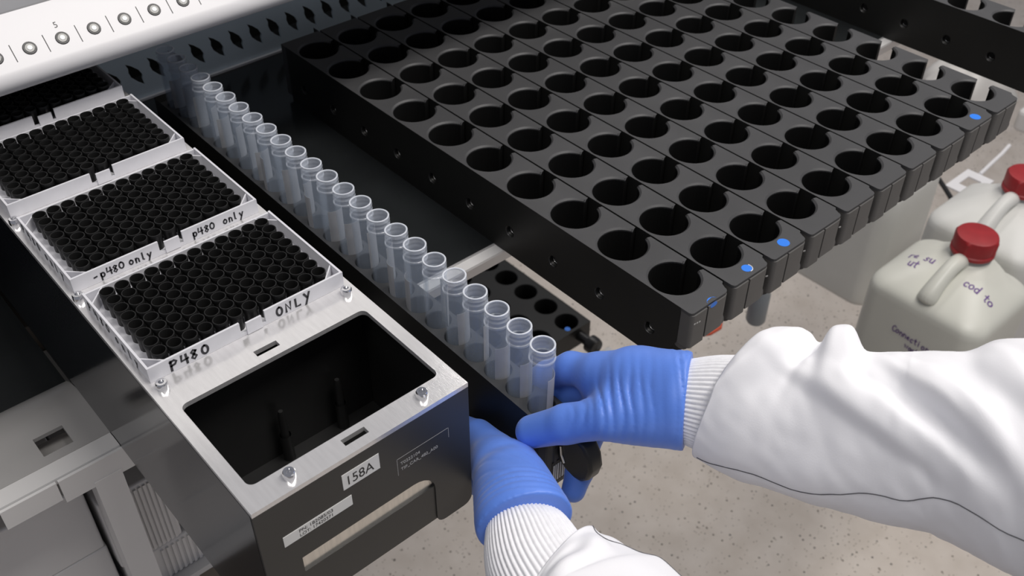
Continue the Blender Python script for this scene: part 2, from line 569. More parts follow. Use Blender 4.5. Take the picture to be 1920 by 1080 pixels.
# inside of the housing: dark
d = MB()
d.box(X0, X1, 560, 575, DZ - 5, 700)
d.box(X0, X1, 280, 345, 40, 44)
d.box(X0 - 5, X0, 262, 575, DZ, 60)
d.box(X1, X1 + 5, 262, 575, DZ, 60)
ipart(d, 'housing_lining', M_dark)
# housing with rounded lower nose and 45 degree indicator band
def arc(cx, cy, r, a0, a1, n=8):
    return [(cx + r * math.cos(math.radians(a0 + (a1 - a0) * i / n)), cy + r * math.sin(math.radians(a0 + (a1 - a0) * i / n))) for i in range(n + 1)]
NY, NZ = 271.0, 51.0                       # indicator line on the band
prof = arc(270.3, 36.1, 10.0, 270, 135, 10)
prof = [(y, z) for y, z in prof]
band_lo = prof[-1]
prof += [(290.2, 290.2 - band_lo[0] + band_lo[1])]
prof += [(291.5, 26.1)]
d = MB(); d.prism(prof, X0, X1, 'x')
panel = ipart(d, 'indicator_band', M_white, smooth=35)
d = MB(); d.prism([(292.2, 40), (292.2, 70.5), (330, 420), (336, 420), (298.5, 72), (298.5, 40)][::-1], X0, X1, 'x')
ipart(d, 'upper_cover', M_greypanel)
# indicator buttons, tick marks and the number 5
nrm = Vector((0, -1, 1)).normalized()
tan = Vector((0, 1, 1)).normalized()
off = (band_lo[0] + band_lo[1] - 0) # on band: z - y = const
const = band_lo[1] - band_lo[0]
def onband(x, t, h):
    """t = mm up the band from the indicator line, h = mm proud"""
    y0 = (NY + NZ - const) / 2
    z0 = y0 + const
    return Vector((x, y0, z0)) + tan * t + nrm * h
ex = Vector((1, 0, 0))
for k in range(-22, 42):
    cx = 53.8 + 22.5 * k
    b = MB()
    def disc(mb, r0, r1, h0, h1, seg=24):
        v, f = [], []
        for r, h in ((r0, h0), (r1, h1)):
            for q in range(seg):
                a = 2 * PI * q / seg
                v.append(onband(cx + r * math.cos(a), r * math.sin(a), h))
        for q in range(seg):
            f.append((q, (q + 1) % seg, seg + (q + 1) % seg, seg + q))
        f.append(tuple(range(seg, 2 * seg)))
        mb.add(v, f)
    b.cur = 0; disc(b, 4.7, 4.3, 0, 0.7)
    b.cur = 1; disc(b, 3.5, 3.0, 0.7, 0.9)
    b.cur = 2; disc(b, 1.9, 1.5, 0.9, 1.3)
    b.build('indicator_button', [M_ring, M_lens, M_lensc], panel, org=IO)
    t = MB()
    c = cx - 11.25
    v = []
    for h in (-0.2, 0.12):
        for sx, tt in ((-0.28, -6.6), (0.28, -6.6), (0.28, 6.0), (-0.28, 6.0)):
            v.append(onband(c + sx, tt, h))
    t.add(v, [(4, 5, 6, 7), (0, 1, 5, 4), (1, 2, 6, 5), (2, 3, 7, 6), (3, 0, 4, 7)])
    t.build('tick_mark', M_print, panel, org=IO)
p5 = onband(53.8 + 22.5, 8.0, 0.05)
text('track_number', '5', 6.0, M_print, panel, p5, ex, tan, 0.05, 'CENTER', org=IO)
p10 = onband(53.8 + 22.5 * 6, 8.0, 0.05)
text('track_number', '10', 6.0, M_print, panel, p10, ex, tan, 0.05, 'CENTER', org=IO)

# ================================================================== TIP CARRIER
TZ = -12.0
tc = empty('tip_carrier', 50, 132, DZ, 'long black tip carrier with polished metal top frame and empty front bay', 'carrier')
TO = (50, 132, DZ)
def tpart(mb, name, m, parent=None, **k):
    return mb.build(name, m, parent or tc, org=TO, **k)
fr = MB()
TX0, TX1, TY0, TY1 = -14.8, 114.3, -116.2, 381
holes = []
for k in range(5):
    holes.append((-7.3, 106.8, -101.6 + 96.2 * k, -32.2 + 96.2 * k))
holes.append((41.5, 55.5, -110.3, -105.6))
for k in range(4):
    holes.append((41.5, 55.5, -26.6 + 96.2 * k, -21.9 + 96.2 * k))
plate(fr, (TX0, TX1), (TY0, TY1), holes, TZ - 3, TZ)
# small fillets in the corners of the empty bay
for (cx, cy, sx, sy) in ((-7.3, -101.6, 1, 1), (106.8, -101.6, -1, 1), (-7.3, -32.2, 1, -1), (106.8, -32.2, -1, -1)):
    pts = [(cx, cy)] + [(cx + sx * 4 - sx * 4 * math.cos(a), cy + sy * 4 - sy * 4 * math.sin(a)) for a in [math.radians(90 * i / 5) for i in range(6)]]
    if sx * sy > 0: pts = pts[::-1]
    fr.prism(pts, TZ - 3, TZ, 'z')
tpart(fr, 'top_frame', M_alu)
b = MB(); b.box(TX0 - 0.2, TX0 + 1.8, TY0 + 2, TY1, DZ, TZ - 3); tpart(b, 'side_panel', M_gloss)
b = MB(); b.box(TX1 - 1.8, TX1 + 0.2, TY0 + 2, TY1, DZ + 38, TZ - 3); b.box(TX1 - 1.8, TX1 + 0.2, TY0 + 60, TY1, DZ, DZ + 38)
tpart(b, 'side_panel', M_black)
b = MB(); b.box(TX0, TX1, TY1 - 2, TY1, DZ, TZ - 3); tpart(b, 'end_panel', M_black)
b = MB(); b.box(TX0 + 2, TX1 - 2, TY0 + 3, TY1 - 2, -104, -100); tpart(b, 'bay_floor', M_black)
b = MB(); b.box(TX0 + 2, TX1 - 2, -21, -19, -100, TZ - 3); tpart(b, 'bay_divider', M_black)
# front plate with hand-hold
b = MB()
FY = TY0
def fplate(mb, poly, y0, y1): mb.prism(poly, y0, y1, 'y')
fplate(b, [(TX0, -64), (TX1, -64), (TX1, TZ - 3), (TX0, TZ - 3)], FY, FY + 2.5)
fplate(b, rrect(89, TX1, -110, -64, 6, 5, '0011'), FY, FY + 2.5)
# rounded inner corner of the hand-hold
pts = [(89, -64.0)] + [(89 - 14 + 14 * math.cos(math.radians(a)), -78 + 14 * math.sin(math.radians(a))) for a in range(0, 91, 15)]
fplate(b, pts[::-1], FY, FY + 2.5)
fplate(b, rrect(TX0, 90, -106, -77, 8, 5, '0000'), FY + 0.8, FY + 4.2)
fplate(b, [(TX0, -77), (5, -77), (5, -64), (TX0, -64)], FY, FY + 2.5)
tpart(b, 'front_plate', M_plate)
b = MB(); fplate(b, [(TX0 + 3, -108), (TX1 - 3, -108), (TX1 - 3, -104), (TX0 + 3, -104)], FY + 4, FY + 40); tpart(b, 'bottom_plate', M_black)
b = MB(); b.prism([(FY + 2.2, -78), (FY + 2.2, -63), (FY + 4, -63), (FY + 4, -78)], 4, 90, 'x'); tpart(b, 'handhold_strip', M_alu2)
b = MB(); b.box(5, 89, FY + 9, FY + 11, -100, -60); tpart(b, 'handhold_back', M_black)
# stickers and engraving
b = MB(); b.box(33.5, 55.7, FY - 0.25, FY, -34.2, -23.0); lb = tpart(b, 'number_label', M_paper)
text('print', '158A', 9.2, M_print, lb, (35.0, FY - 0.28, -32.0), (1, 0, 0), (0, 0, 1), 0.05, org=TO, xs=0.86)
b = MB(); b.box(-2.7, 37.3, FY - 0.25, FY, -48.2, -40.6); lb = tpart(b, 'part_label', M_paper)
text('print', 'PN: 182085/03', 3.3, M_print, lb, (6, FY - 0.28, -44.0), (1, 0, 0), (0, 0, 1), 0.04, org=TO)
text('print', 'LOT: 17420371', 3.1, M_print, lb, (6, FY - 0.28, -47.2), (1, 0, 0), (0, 0, 1), 0.04, org=TO)
eng = MB()
for (a, c, e, g) in ((66, 100, -36.6, -36.4), (66, 66.2, -49, -36.4), (99.8, 100, -44, -36.4)):
    eng.box(a, c, FY - 0.06, FY, e, g)
eo = tpart(eng, 'engraved_frame', M_engrave)
text('engraving', 'T0222104', 3.1, M_engrave, eo, (68, FY - 0.06, -42.2), (1, 0, 0), (0, 0, 1), 0.03, org=TO)
text('engraving', 'TIP_CAR_480_A00', 3.1, M_engrave, eo, (68, FY - 0.06, -46.6), (1, 0, 0), (0, 0, 1), 0.03, org=TO, xs=0.98)
# locating studs
def stud(x, y):
    b = MB()
    b.lathe([(3.3, TZ), (3.3, TZ + 3.4), (2.8, TZ + 4.2), (1.5, TZ + 4.2), (1.5, TZ + 2.2)], 16, (x, y, 0), cap1=True)
    tpart(b, 'locating_stud', M_chrome, smooth=40)
for x, y in ((10.6, -108.6), (90.2, -108.4), (-7.6, -14.2), (107.3, -14.5), (-11.2, 81.8), (-11.2, 178)):
    stud(x, y)
for x in (48, 86.5):
    b = MB(); b.lathe([(2.6, -100), (2.2, -63), (1.4, -60)], 12, (x, -26, 0), cap1=True)
    b.lathe([(3.6, -100), (3.4, -80)], 12, (x, -26, 0))
    tpart(b, 'bay_pin', M_black, smooth=40)

# ================================================================== TIP RACKS AND TIPS
ranks = ['frontmost tip rack, marker writing P480 ONLY on its front wall',
         'second tip rack from the front, P480 only written on its wall',
         'third tip rack from the front, plain frosted wall',
         'rearmost tip rack, half hidden under the white band']
TIPY = 96.2
tip_proto = None
tmb = MB()
tmb.lathe([(1.2, -52), (2.6, -20), (3.9, -13), (4.0, -4), (4.3, -3), (4.3, -0.2), (4.15, 0), (3.75, 0), (3.6, -0.4), (3.4, -11)], 16, cap0=True, cap1=True)
tip_me = None
tip_count = 0
stuff_pts = []
for k in range(4):
    yo = TIPY * k
    rk = empty('tip_rack', 49.5, 31.5 + yo, TZ, 'frosted plastic ' + ranks[k], 'tip rack', 'tip racks on the carrier')
    RO = (49.5, 31.5 + yo, TZ)
    b = MB()
    ax0, ax1, ay0, ay1 = -11, 110.2, -7.6 + yo, 72.8 + yo
    zt, zb = -2.0, TZ + 0.1
    t = 1.3
    # front wall: long panel, notch, panel
    b.box(ax0, 43, ay0, ay0 + t, zb, zt)
    b.box(43, 58.5, ay0, ay0 + t, zb, zb + 2.2)
    b.box(58.5, ax1, ay0, ay0 + t, zb, zt)
    b.box(ax0, ax0 + t, ay0 + t, ay1, zb, zt)
    b.box(ax1 - t, ax1, ay0 + t, ay1, zb, zt)
    b.box(ax0 + t, ax1 - t, ay1 - t, ay1, zb, zt - 0.6)
    sh = b.build('outer_wall', M_rack, rk, org=RO)
    b = MB(); b.box(46.5, 56, ay0 - 0.8, ay0 + 0.4, zb + 0.3, zt - 1.4); b.build('latch_tab', M_rack, rk, org=RO)
    # corner gussets
    for (cx, cy, sx, sy) in ((ax0 + t, ay0 + t, 1, 1), (ax1 - t, ay0 + t, -1, 1), (ax0 + t, ay1 - t, 1, -1), (ax1 - t, ay1 - t, -1, -1)):
        b = MB()
        q = [(cx + sx * 9, cy), (cx + sx * 10.2, cy), (cx, cy + sy * 10.2), (cx, cy + sy * 9)]
        if sx * sy < 0: q = q[::-1]
        b.prism(q, zb, zt - 0.8, 'z')
        b.build('corner_rib', M_rack, rk, org=RO)
    b = MB(); b.box(ax0 + t, ax1 - t, ay0 + t, ay1 - t, zb, zb + 0.8)
    # raised slits on the plate border
    pl = b.build('tip_plate', M_rackplate, rk, org=RO)
    # handwriting
    fx, fz = (1, 0, 0), (0, 0, 1)
    if k == 0:
        handwrite('P480', 6.2, (1.5, ay0 - 0.02, zb + 1.6), fx, fz, 1.35, 0.95, seed=3).build('writing', M_ink, sh, org=RO)
        handwrite('ONLY', 5.6, (66, ay0 - 0.02, zb + 2.0), fx, fz, 1.3, 1.05, seed=4).build('writing', M_ink, sh, org=RO)
    if k == 1:
        handwrite('-p480 only', 4.8, (2, ay0 - 0.02, zb + 2.4), fx, fz, 0.95, 0.80, seed=5).build('writing', M_ink, sh, org=RO)
        handwrite('p480  only', 4.8, (65, ay0 - 0.02, zb + 2.4), fx, fz, 0.95, 0.80, seed=6).build('writing', M_ink, sh, org=RO)
    if k <= 1:
        handwrite('P480 only', 5.5, (ax0 - 0.02, ay1 - 6, zb + 2.2), (0, -1, 0), fz, 1.0, 1.45, seed=8 + k).build('writing', M_ink, sh, org=RO)
    lab = ['black pipette tip standing in the frontmost tip rack', 'black pipette tip standing in the second tip rack from the front',
           'black pipette tip standing in the third tip rack from the front', 'black pipette tip in the front row of the rearmost rack'][k]
    grp = ['tips in the frontmost rack', 'tips in the second rack', 'tips in the third rack', 'tips in the front row of the rearmost rack'][k]
    for j in range(8):
        for i in range(12):
            x, y = 9.0 * i, 9.0 * j + yo
            if k == 3 and j > 0:
                stuff_pts.append((x, y)); continue
            if tip_me is None:
                o = tmb.build('pipette_tip', M_tip, smooth=40)
                tip_me = o
            else:
                o = tip_me.copy(); COL.objects.link(o)
            o.location = P(x, y, 0)
            o.rotation_euler = (0, 0, random.uniform(0, 1))
            tag(o, lab, 'pipette tip', grp)
b = MB()
for x, y in stuff_pts:
    b.lathe([(3.7, -13), (4.05, -3), (4.05, -0.2), (3.85, 0), (3.45, 0), (3.1, -11)], 12, (x, y, 0), cap1=True)
tag(b.build('pipette_tips', M_tip, smooth=40, org=(49.5, 31.5 + TIPY * 3, -13)), 'black pipette tips crowded in the rearmost rack behind its front row', 'pipette tips', kind='stuff')

# ================================================================== TUBE CARRIER AND TUBES
RX, RZ = 0.010, -0.0026
TP = (173.25, -110.7)
ctop = -75.0
tcar = empty('tube_carrier', TP[0], TP[1], -152, 'narrow black carrier filled with 24 clear tubes, held by the gloved hands', 'carrier')
tcar.rotation_euler = (RX, 0, RZ)
bt = MB()
hw = 11.1
zz = lambda z: z + 152
inn = [(0.0, zz(ctop)), (-0.5, zz(ctop - 0.8)), (-0.5, zz(ctop - 60))]
for i in range(24):
    cy = 20.0 * i
    bt.cell(0, cy, -hw, hw, cy - 10, cy + 10, 8.9, zz(ctop), inner=[(-0.4, zz(ctop - 0.7)), (-0.4, zz(ctop - 62))])
top_o = bt.build('top_face', M_carrier, tcar)
b = MB()
L0, L1 = -10, 470
zt_, zb_ = zz(ctop), zz(-147)
b.add([(-hw, 12, zb_), (-hw, L1, zb_), (-hw, L1, zt_), (-hw, L0, zt_), (-hw, L0, zz(-126)), (-hw, 4, zz(-128))], [(0, 5, 4, 3, 2, 1)])
b.add([(hw, 12, zb_), (hw, L1, zb_), (hw, L1, zt_), (hw, L0, zt_), (hw, L0, zz(-126)), (hw, 4, zz(-128))], [(0, 1, 2, 3, 4, 5)])
b.add([(-hw, 12, zb_), (hw, 12, zb_), (hw, L1, zb_), (-hw, L1, zb_)], [(0, 3, 2, 1)])
b.add([(-hw, 12, zb_), (hw, 12, zb_), (hw, 4, zz(-128)), (-hw, 4, zz(-128)), (hw, L0, zz(-126)), (-hw, L0, zz(-126))], [(0, 1, 2, 3), (3, 2, 4, 5)])
b.box(-hw, hw, L1, L1 + 12, zz(-147), zz(ctop))
b.build('body', M_carrier_side, tcar)
b = MB()
b.prism(rrect(-hw, hw, -20, -10, 4, 4, '0011'), zz(-126), zz(ctop), 'z')
b.box(-7.5, -5.5, -20.3, -19, zz(-122), zz(-90))
fb = b.build('front_block', M_carrier, tcar)
b = MB(); b.box(-9, 3, -20.3, -20, zz(-123), zz(-103)); bl = b.build('barcode_label', M_carrier_side, tcar)
b = MB()
for i, q in enumerate((-8, -6.2, -4.6, -2.4, -0.6, 1.2)):
    b.box(q, q + (0.8 if i % 2 else 1.2), -20.5, -20.3, zz(-121), zz(-106))
b.build('barcode', M_paper, bl)
# handle: thick rounded tab pointing at the operator
b = MB()
hp = [(-20, zz(-86)), (-20, zz(-100)), (-27, zz(-104)), (-34, zz(-106)), (-41, zz(-104)), (-46, zz(-98)), (-48, zz(-89)), (-46, zz(-80)), (-41, zz(-73)), (-34, zz(-71)), (-27, zz(-73)), (-23, zz(-78))]
b.prism(hp, -5.5, 5.5, 'x')
ho = b.build('handle', M_black, tcar, smooth=50)
md = ho.modifiers.new('bevel', 'BEVEL'); md.width = 0.0022; md.segments = 3
b = MB(); b.tube([(-6.0, -23.5, zz(-86)), (-6.0, -24.5, zz(-93)), (-6.0, -27, zz(-98))], 0.7, 6); b.build('handle_spring', M_chrome, tcar)

# tubes
tp = empty('tube_source', 0, 0, 0)
b = MB()
N = 28
b.lathe([(7.0, -100), (7.6, -96), (7.65, -16), (7.3, -13), (7.1, -11)], N)
b.lathe([(6.2, -98), (6.7, -90), (6.75, -14), (6.6, -9)], N, cap0=True)
b.build('tube_body', M_tube, tp, smooth=40)
b = MB()
b.lathe([(7.1, -11), (8.05, -10.4), (8.05, -9.4), (7.35, -8.9), (7.35, -6.9), (7.75, -6.4), (7.75, -5.7), (7.35, -5.2), (7.35, -3.6), (7.75, -3.1), (7.75, -2.4), (7.4, -2.0), (7.45, -0.3), (7.2, 0), (6.7, 0), (6.5, -0.4), (6.6, -9)], N)
b.build('threaded_neck', M_rim, tp, smooth=50)
b = MB()
b.lathe([(7.5, -0.9), (7.55, -0.1), (7.25, 0.12), (6.75, 0.12), (6.45, -0.1), (6.45, -0.9)], N)
b.build('rim', M_lip, tp, smooth=50)
def tube_label(a0, a1, z0, z1, r=7.75):
    b = MB()
    n = 10
    v, f = [], []
    for i in range(n + 1):
        a = math.radians(a0 + (a1 - a0) * i / n)
        for rr in (r, r + 0.12):
            for z in (z0, z1):
                v.append((rr * math.cos(a), rr * math.sin(a), z))
    for i in range(n):
        o = 4 * i
        f += [(o + 2, o + 6, o + 7, o + 3), (o, o + 1, o + 5, o + 4), (o + 1, o + 3, o + 7, o + 5)]
    return b.add(v, f)
M_tlabel = clear_mat('tube_label_paper', (0.62, 0.62, 0.64), 0.55, 0.6)
ordn = ['first', 'second', 'third', 'fourth', 'fifth', 'sixth', 'seventh', 'eighth', 'ninth', 'tenth', 'eleventh', 'twelfth']
rng = random.Random(11)
sz, sx_ = 0.0100, 0.0026
for i in range(24):
    t = copy_tree(tp)
    t.name = 'screw_top_tube'
    y = 20.0 * i
    t.location = P(TP[0] + sx_ * y, TP[1] + y, -24.9 + sz * y)
    t.rotation_euler = (RX, 0, RZ + rng.uniform(-0.3, 0.3))
    for ch in t.children:
        ch.name = ch.name.split('.')[0]
    t.rotation_euler = (RX + rng.uniform(-0.004, 0.004), rng.uniform(-0.012, 0.012), rng.uniform(-PI, PI))
    a = -t.rotation_euler.z + rng.choice((-1.5, -0.9, -0.3, 2.6)) + rng.uniform(-0.2, 0.2)
    b = tube_label(math.degrees(a) - 45, math.degrees(a) + 50, -62 + rng.uniform(-6, 4), -24 + rng.uniform(-3, 3))
    b.build('paper_label', M_tlabel, t, smooth=40)
    if i < 12:
        lab = 'clear open screw-top tube, %s in the row counted from the thumb' % ordn[i]
    else:
        lab = 'clear open screw-top tube, %s in the row counted from the grey back plate' % ordn[23 - i]
    tag(t, lab, 'tube', 'clear tubes in the narrow carrier')
for ch in list(tp.children): bpy.data.objects.remove(ch)
bpy.data.objects.remove(tp)

# ================================================================== BLACK TEN-HOLE CARRIERS
CT = -88.6
CP = 50.8
def make_carrier():
    e = empty('hole_carrier', 0, 0, DZ)
    h = CT - DZ                      # 59.4
    zt = h
    hx = 21.7
    b = MB()
    cut = math.atan2(7.75, hx)
    r = 18.7
    for i in range(10):
        cy = CP * i
        b.cell(0, cy, -hx, hx, cy - CP / 2, cy + CP / 2, r + 1.5, zt, inner=[(-1.5, zt - 1.3), (-1.5, zt - 2.4)], skip=(-cut, cut))
    # front end with rounded corners, soft front edge
    f0 = -36.0
    def endpoly(y0):
        return [(-hx, -CP / 2), (-hx, y0 + 2.5), (-hx + 0.8, y0 + 0.8), (-hx + 2.5, y0)] + [(15.5 + 4.2 * math.sin(math.radians(q)) - 2, y0 + 4 - 4 * math.cos(math.radians(q))) for q in range(0, 91, 15)] + [(19.6, y0 + 8), (hx - 0.4, -CP / 2 - 0.8), (hx, -CP / 2)]
    b.prism(endpoly(f0 + 1.0), zt - 2.5, zt, 'z')
    b.box(-hx, hx, CP * 9.5, CP * 9.5 + 8, 6, zt)
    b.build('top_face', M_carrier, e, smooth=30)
    b = MB()
    for i in range(10):
        cy = CP * i
        # bore (open towards the slot on the right) and bottom
        n = 40
        a0, a1 = cut * 1.18, 2 * PI - cut * 1.18
        ring_t, ring_b = [], []
        for k in range(n + 1):
            a = a0 + (a1 - a0) * k / n
            ring_t.append((r * math.cos(a), cy + r * math.sin(a), zt - 2.3))
            ring_b.append((r * math.cos(a), cy + r * math.sin(a), 4))
        # leave a small round window on the left wall
        v = ring_t + ring_b
        fcs = []
        for k in range(n):
            ang = (a0 + (a1 - a0) * (k + 0.5) / n)
            if abs(ang - PI) < 0.20: continue
            fcs.append((k, n + 1 + k, n + 2 + k, k + 1))
        b.add(v, fcs)
        for k in range(n):
            ang = (a0 + (a1 - a0) * (k + 0.5) / n)
            if abs(ang - PI) < 0.20:
                aa, ab = a0 + (a1 - a0) * k / n, a0 + (a1 - a0) * (k + 1) / n
                for z0, z1 in ((4, 18), (29, zt - 1.2)):
                    b.add([(r * math.cos(aa), cy + r * math.sin(aa), z0), (r * math.cos(ab), cy + r * math.sin(ab), z0),
                           (r * math.cos(ab), cy + r * math.sin(ab), z1), (r * math.cos(aa), cy + r * math.sin(aa), z1)], [(0, 1, 2, 3)])
        b.add([(r * math.cos(2 * PI * k / 32), cy + r * math.sin(2 * PI * k / 32), 4) for k in range(32)], [tuple(range(32))])
        for s in (1, -1):
            yy = cy + s * 7.75
            yi = cy + s * r * math.sin(cut * 1.18)
            xi = r * math.cos(cut * 1.18)
            b.add([(xi, yi, 0), (hx, yy, 0), (hx, yy, zt - 0.05), (xi, yi, zt - 0.05)], [(0, 1, 2, 3)])
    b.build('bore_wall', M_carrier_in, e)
    b = MB()
    # left side with round windows
    for i in range(10):
        cy = CP * i
        b.cell(cy, 23.5, cy - (CP / 2 if i else 8), cy + CP / 2, 0, zt, 5.2, -hx, inner=[(-0.8, -hx + 1.0), (-0.8, -hx + 4.2)], axis='x')
        # right side between the slots
        b.add([(hx, cy + 7.75, 0), (hx, cy + CP - 7.75, 0), (hx, cy + CP - 7.75, zt), (hx, cy + 7.75, zt)], [(0, 1, 2, 3)])
    b.add([(hx, -7.75, 0), (hx, -7.75, zt), (hx, -CP / 2, zt), (hx, -CP / 2, 28), (hx, -18, 12)], [(0, 1, 2, 3, 4)])
    b.add([(-hx, -8, 0), (-hx, -8, zt), (-hx, -CP / 2, zt), (-hx, -CP / 2, 28), (-hx, -18, 12)], [(4, 3, 2, 1, 0)])
    b.add([(-hx, -8, 0.0), (hx, -8, 0.0), (hx, CP * 9.5, 0.0), (-hx, CP * 9.5, 0.0)], [(0, 3, 2, 1)])
    b.box(-4, 4, CP * 9.5 + 8, CP * 9.5 + 30, 12, 30)
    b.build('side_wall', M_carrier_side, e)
    # bright inner lip of the round windows
    b = MB()
    for i in range(10):
        b.lathe([(4.9, -hx + 0.2), (4.9, -hx + 4.0), (3.4, -hx + 4.0), (3.4, -hx + 3.6)], 20, (0, CP * i, 23.5), axis='x')
    b.build('window_bush', M_lightbush, e)
    # front end block, a little shorter than the body
    b = MB()
    b.prism(rrect(-hx + 0.3, -6.2, f0, -CP / 2, 3, 4, '0010'), zt - 32, zt - 2.2, 'z')
    b.prism(rrect(-4.6, 18, f0, -CP / 2, 6, 6, '0001'), zt - 30, zt - 2.2, 'z')
    b.prism(rrect(-6.5, -4.2, f0 + 5, -CP / 2, 1, 2, '0000'), zt - 30, zt - 2.2, 'z')
    # rounded grip noses underneath
    b.lathe([(0.01, -20.5), (8, -20.5), (8, -7), (0.01, -7)], 20, (0, f0 + 9, zt - 29), axis='x')
    b.lathe([(0.01, -4.4), (8, -4.4), (8, 4.2), (0.01, 4.2)], 20, (0, f0 + 9, zt - 27), axis='x')
    b.lathe([(0.01, 10), (8, 10), (8, 17.5), (0.01, 17.5)], 20, (0, f0 + 9, zt - 28), axis='x')
    b.build('front_grip', M_grip, e, smooth=40)
    return e
M_lightbush = mat('window_bush_metal', (0.25, 0.25, 0.26), 0.4, metal=0.7)
M_grip = mat('carrier_front_grey', (0.105, 0.102, 0.098), 0.5, var=0.08, vscale=30)
cproto = make_carrier()
cl = ['leftmost black ten-hole carrier, beside the deck gap, blue dot at its front edge',
      'second black ten-hole carrier from the left, blue dot with white edge',
      'third black ten-hole carrier from the left with a large blue dot',
      'fourth black ten-hole carrier from the left with a pale scratch in front',
      'fifth black ten-hole carrier from the left, no dot',
      'sixth black ten-hole carrier from the left, no dot',
      'seventh black ten-hole carrier from the left, no dot',
      'eighth black ten-hole carrier from the left, no dot',
      'ninth black ten-hole carrier from the left, blue dot near its front end',
      'tenth black ten-hole carrier, its side slots open to the pale floor',
      'black ten-hole carrier standing apart at the far right beyond the gap']
dots = {0: (0.3, -34.6, 4.6), 1: (1.1, -27.6, 4.4), 2: (0.3, -26.4, 5.2), 8: (3.0, -26.0, 5.2)}
carriers = [cproto] + [copy_tree(cproto) for i in range(10)]
for i, e in enumerate(carriers):
    x = 337.1 + 45 * i if i < 10 else 908.3
    e.location = P(x, -72.6, DZ)
    tag(e, cl[i], 'carrier', 'black ten-hole carriers')
    if i in dots:
        dx, dy, rr = dots[i]
        b = MB()
        n = 18
        zt = CT - DZ
        if i == 0:
            # dot bent over the front edge
            b.add([(dx + rr * math.cos(2 * PI * k / n), dy + 0.1 + max(-0.6, 0.75 * rr * math.sin(2 * PI * k / n)), zt + 0.12 if math.sin(2 * PI * k / n) > -0.1 else zt - 2) for k in range(n)], [tuple(range(n))])
            b.add([(dx + 0.8 * rr * math.cos(2 * PI * k / n), -36.15, zt - 2.6 + 2.0 * math.sin(2 * PI * k / n)) for k in range(n)], [tuple(range(n))])
        else:
            b.lathe([(rr * 0.9, zt), (rr * 0.9, zt + 0.15)], n, (dx, dy, 0), cap1=True)
        b.build('blue_dot', M_blue, e)
        if i == 1:
            b = MB()
            b.tube([(dx + rr * 0.95 * math.cos(a), dy + rr * 0.95 * math.sin(a), zt + 0.2) for a in [math.radians(q) for q in range(-100, 40, 14)]], 0.35, 6)
            b.build('dot_edge', M_paper, e)
    if i in (0, 1, 2, 3):
        # tiny number stamps on the front
        b = MB()
        for q in range(3):
            b.box(-19 + q * 2.6 if i == 0 else 14.5 + q * 1.1, -17.4 + q * 2.6 if i == 0 else 15.1 + q * 1.1, -36.1, -35.9, 49 - q * 0.4, 50.2 - q * 0.4)
        b.build('stamped_mark', M_engrave, e)

# ================================================================== THINGS ON THE FLOOR
FL = -950.0
def bev(o, w_, seg=3):
    m = o.modifiers.new('bevel', 'BEVEL'); m.width = w_ * S; m.segments = seg; m.limit_method = 'ANGLE'
    return o

# low black tube rack lying on the floor below the deck
lr = empty('floor_rack', 893, 640, FL, 'black tube rack with a round knob lying on the floor under the deck', 'tube rack')
LO = (893, 640, FL)
b = MB()
for c in range(3):
    for i in range(9):
        cx, cy = 893 - 70 * c, 548 + 57 * (i + 0.5)
        b.cell(cx, cy, cx - 35, cx + 35, cy - 28.5, cy + 28.5, 23, FL + 45, inner=[(-1, FL + 44), (-1, FL + 6)])
b.build('top_face', M_carrier_side, lr, org=LO)
b = MB()
xa = 718
b.add([(xa, 548, FL), (928, 548, FL), (928, 1061, FL), (xa, 1061, FL), (xa, 548, FL + 45), (928, 548, FL + 45), (928, 1061, FL + 45), (xa, 1061, FL + 45)],
      [(0, 1, 5, 4), (1, 2, 6, 5), (2, 3, 7, 6), (3, 0, 4, 7), (0, 3, 2, 1)])
b.build('side_wall', M_carrier_side, lr, org=LO)
b = MB(); b.lathe([(0.01, 500), (15, 502), (17, 508), (17, 520), (10, 524), (10, 548)], 20, (900, 0, FL + 26), axis='y'); b.build('knob', M_black, lr, org=LO, smooth=40)
b = MB(); b.lathe([(5.5, FL + 45), (5.5, FL + 45.4)], 16, (880, 560, 0), cap1=True); b.build('blue_dot', M_blue, lr, org=LO)
b = MB(); b.box(905, 930, 478, 500, FL + 0.5, FL + 14)
tag(bev(b.build('plastic_block', M_lightgrey, org=(917, 489, FL)), 3), 'small pale block on the floor beside the black knob', 'block')

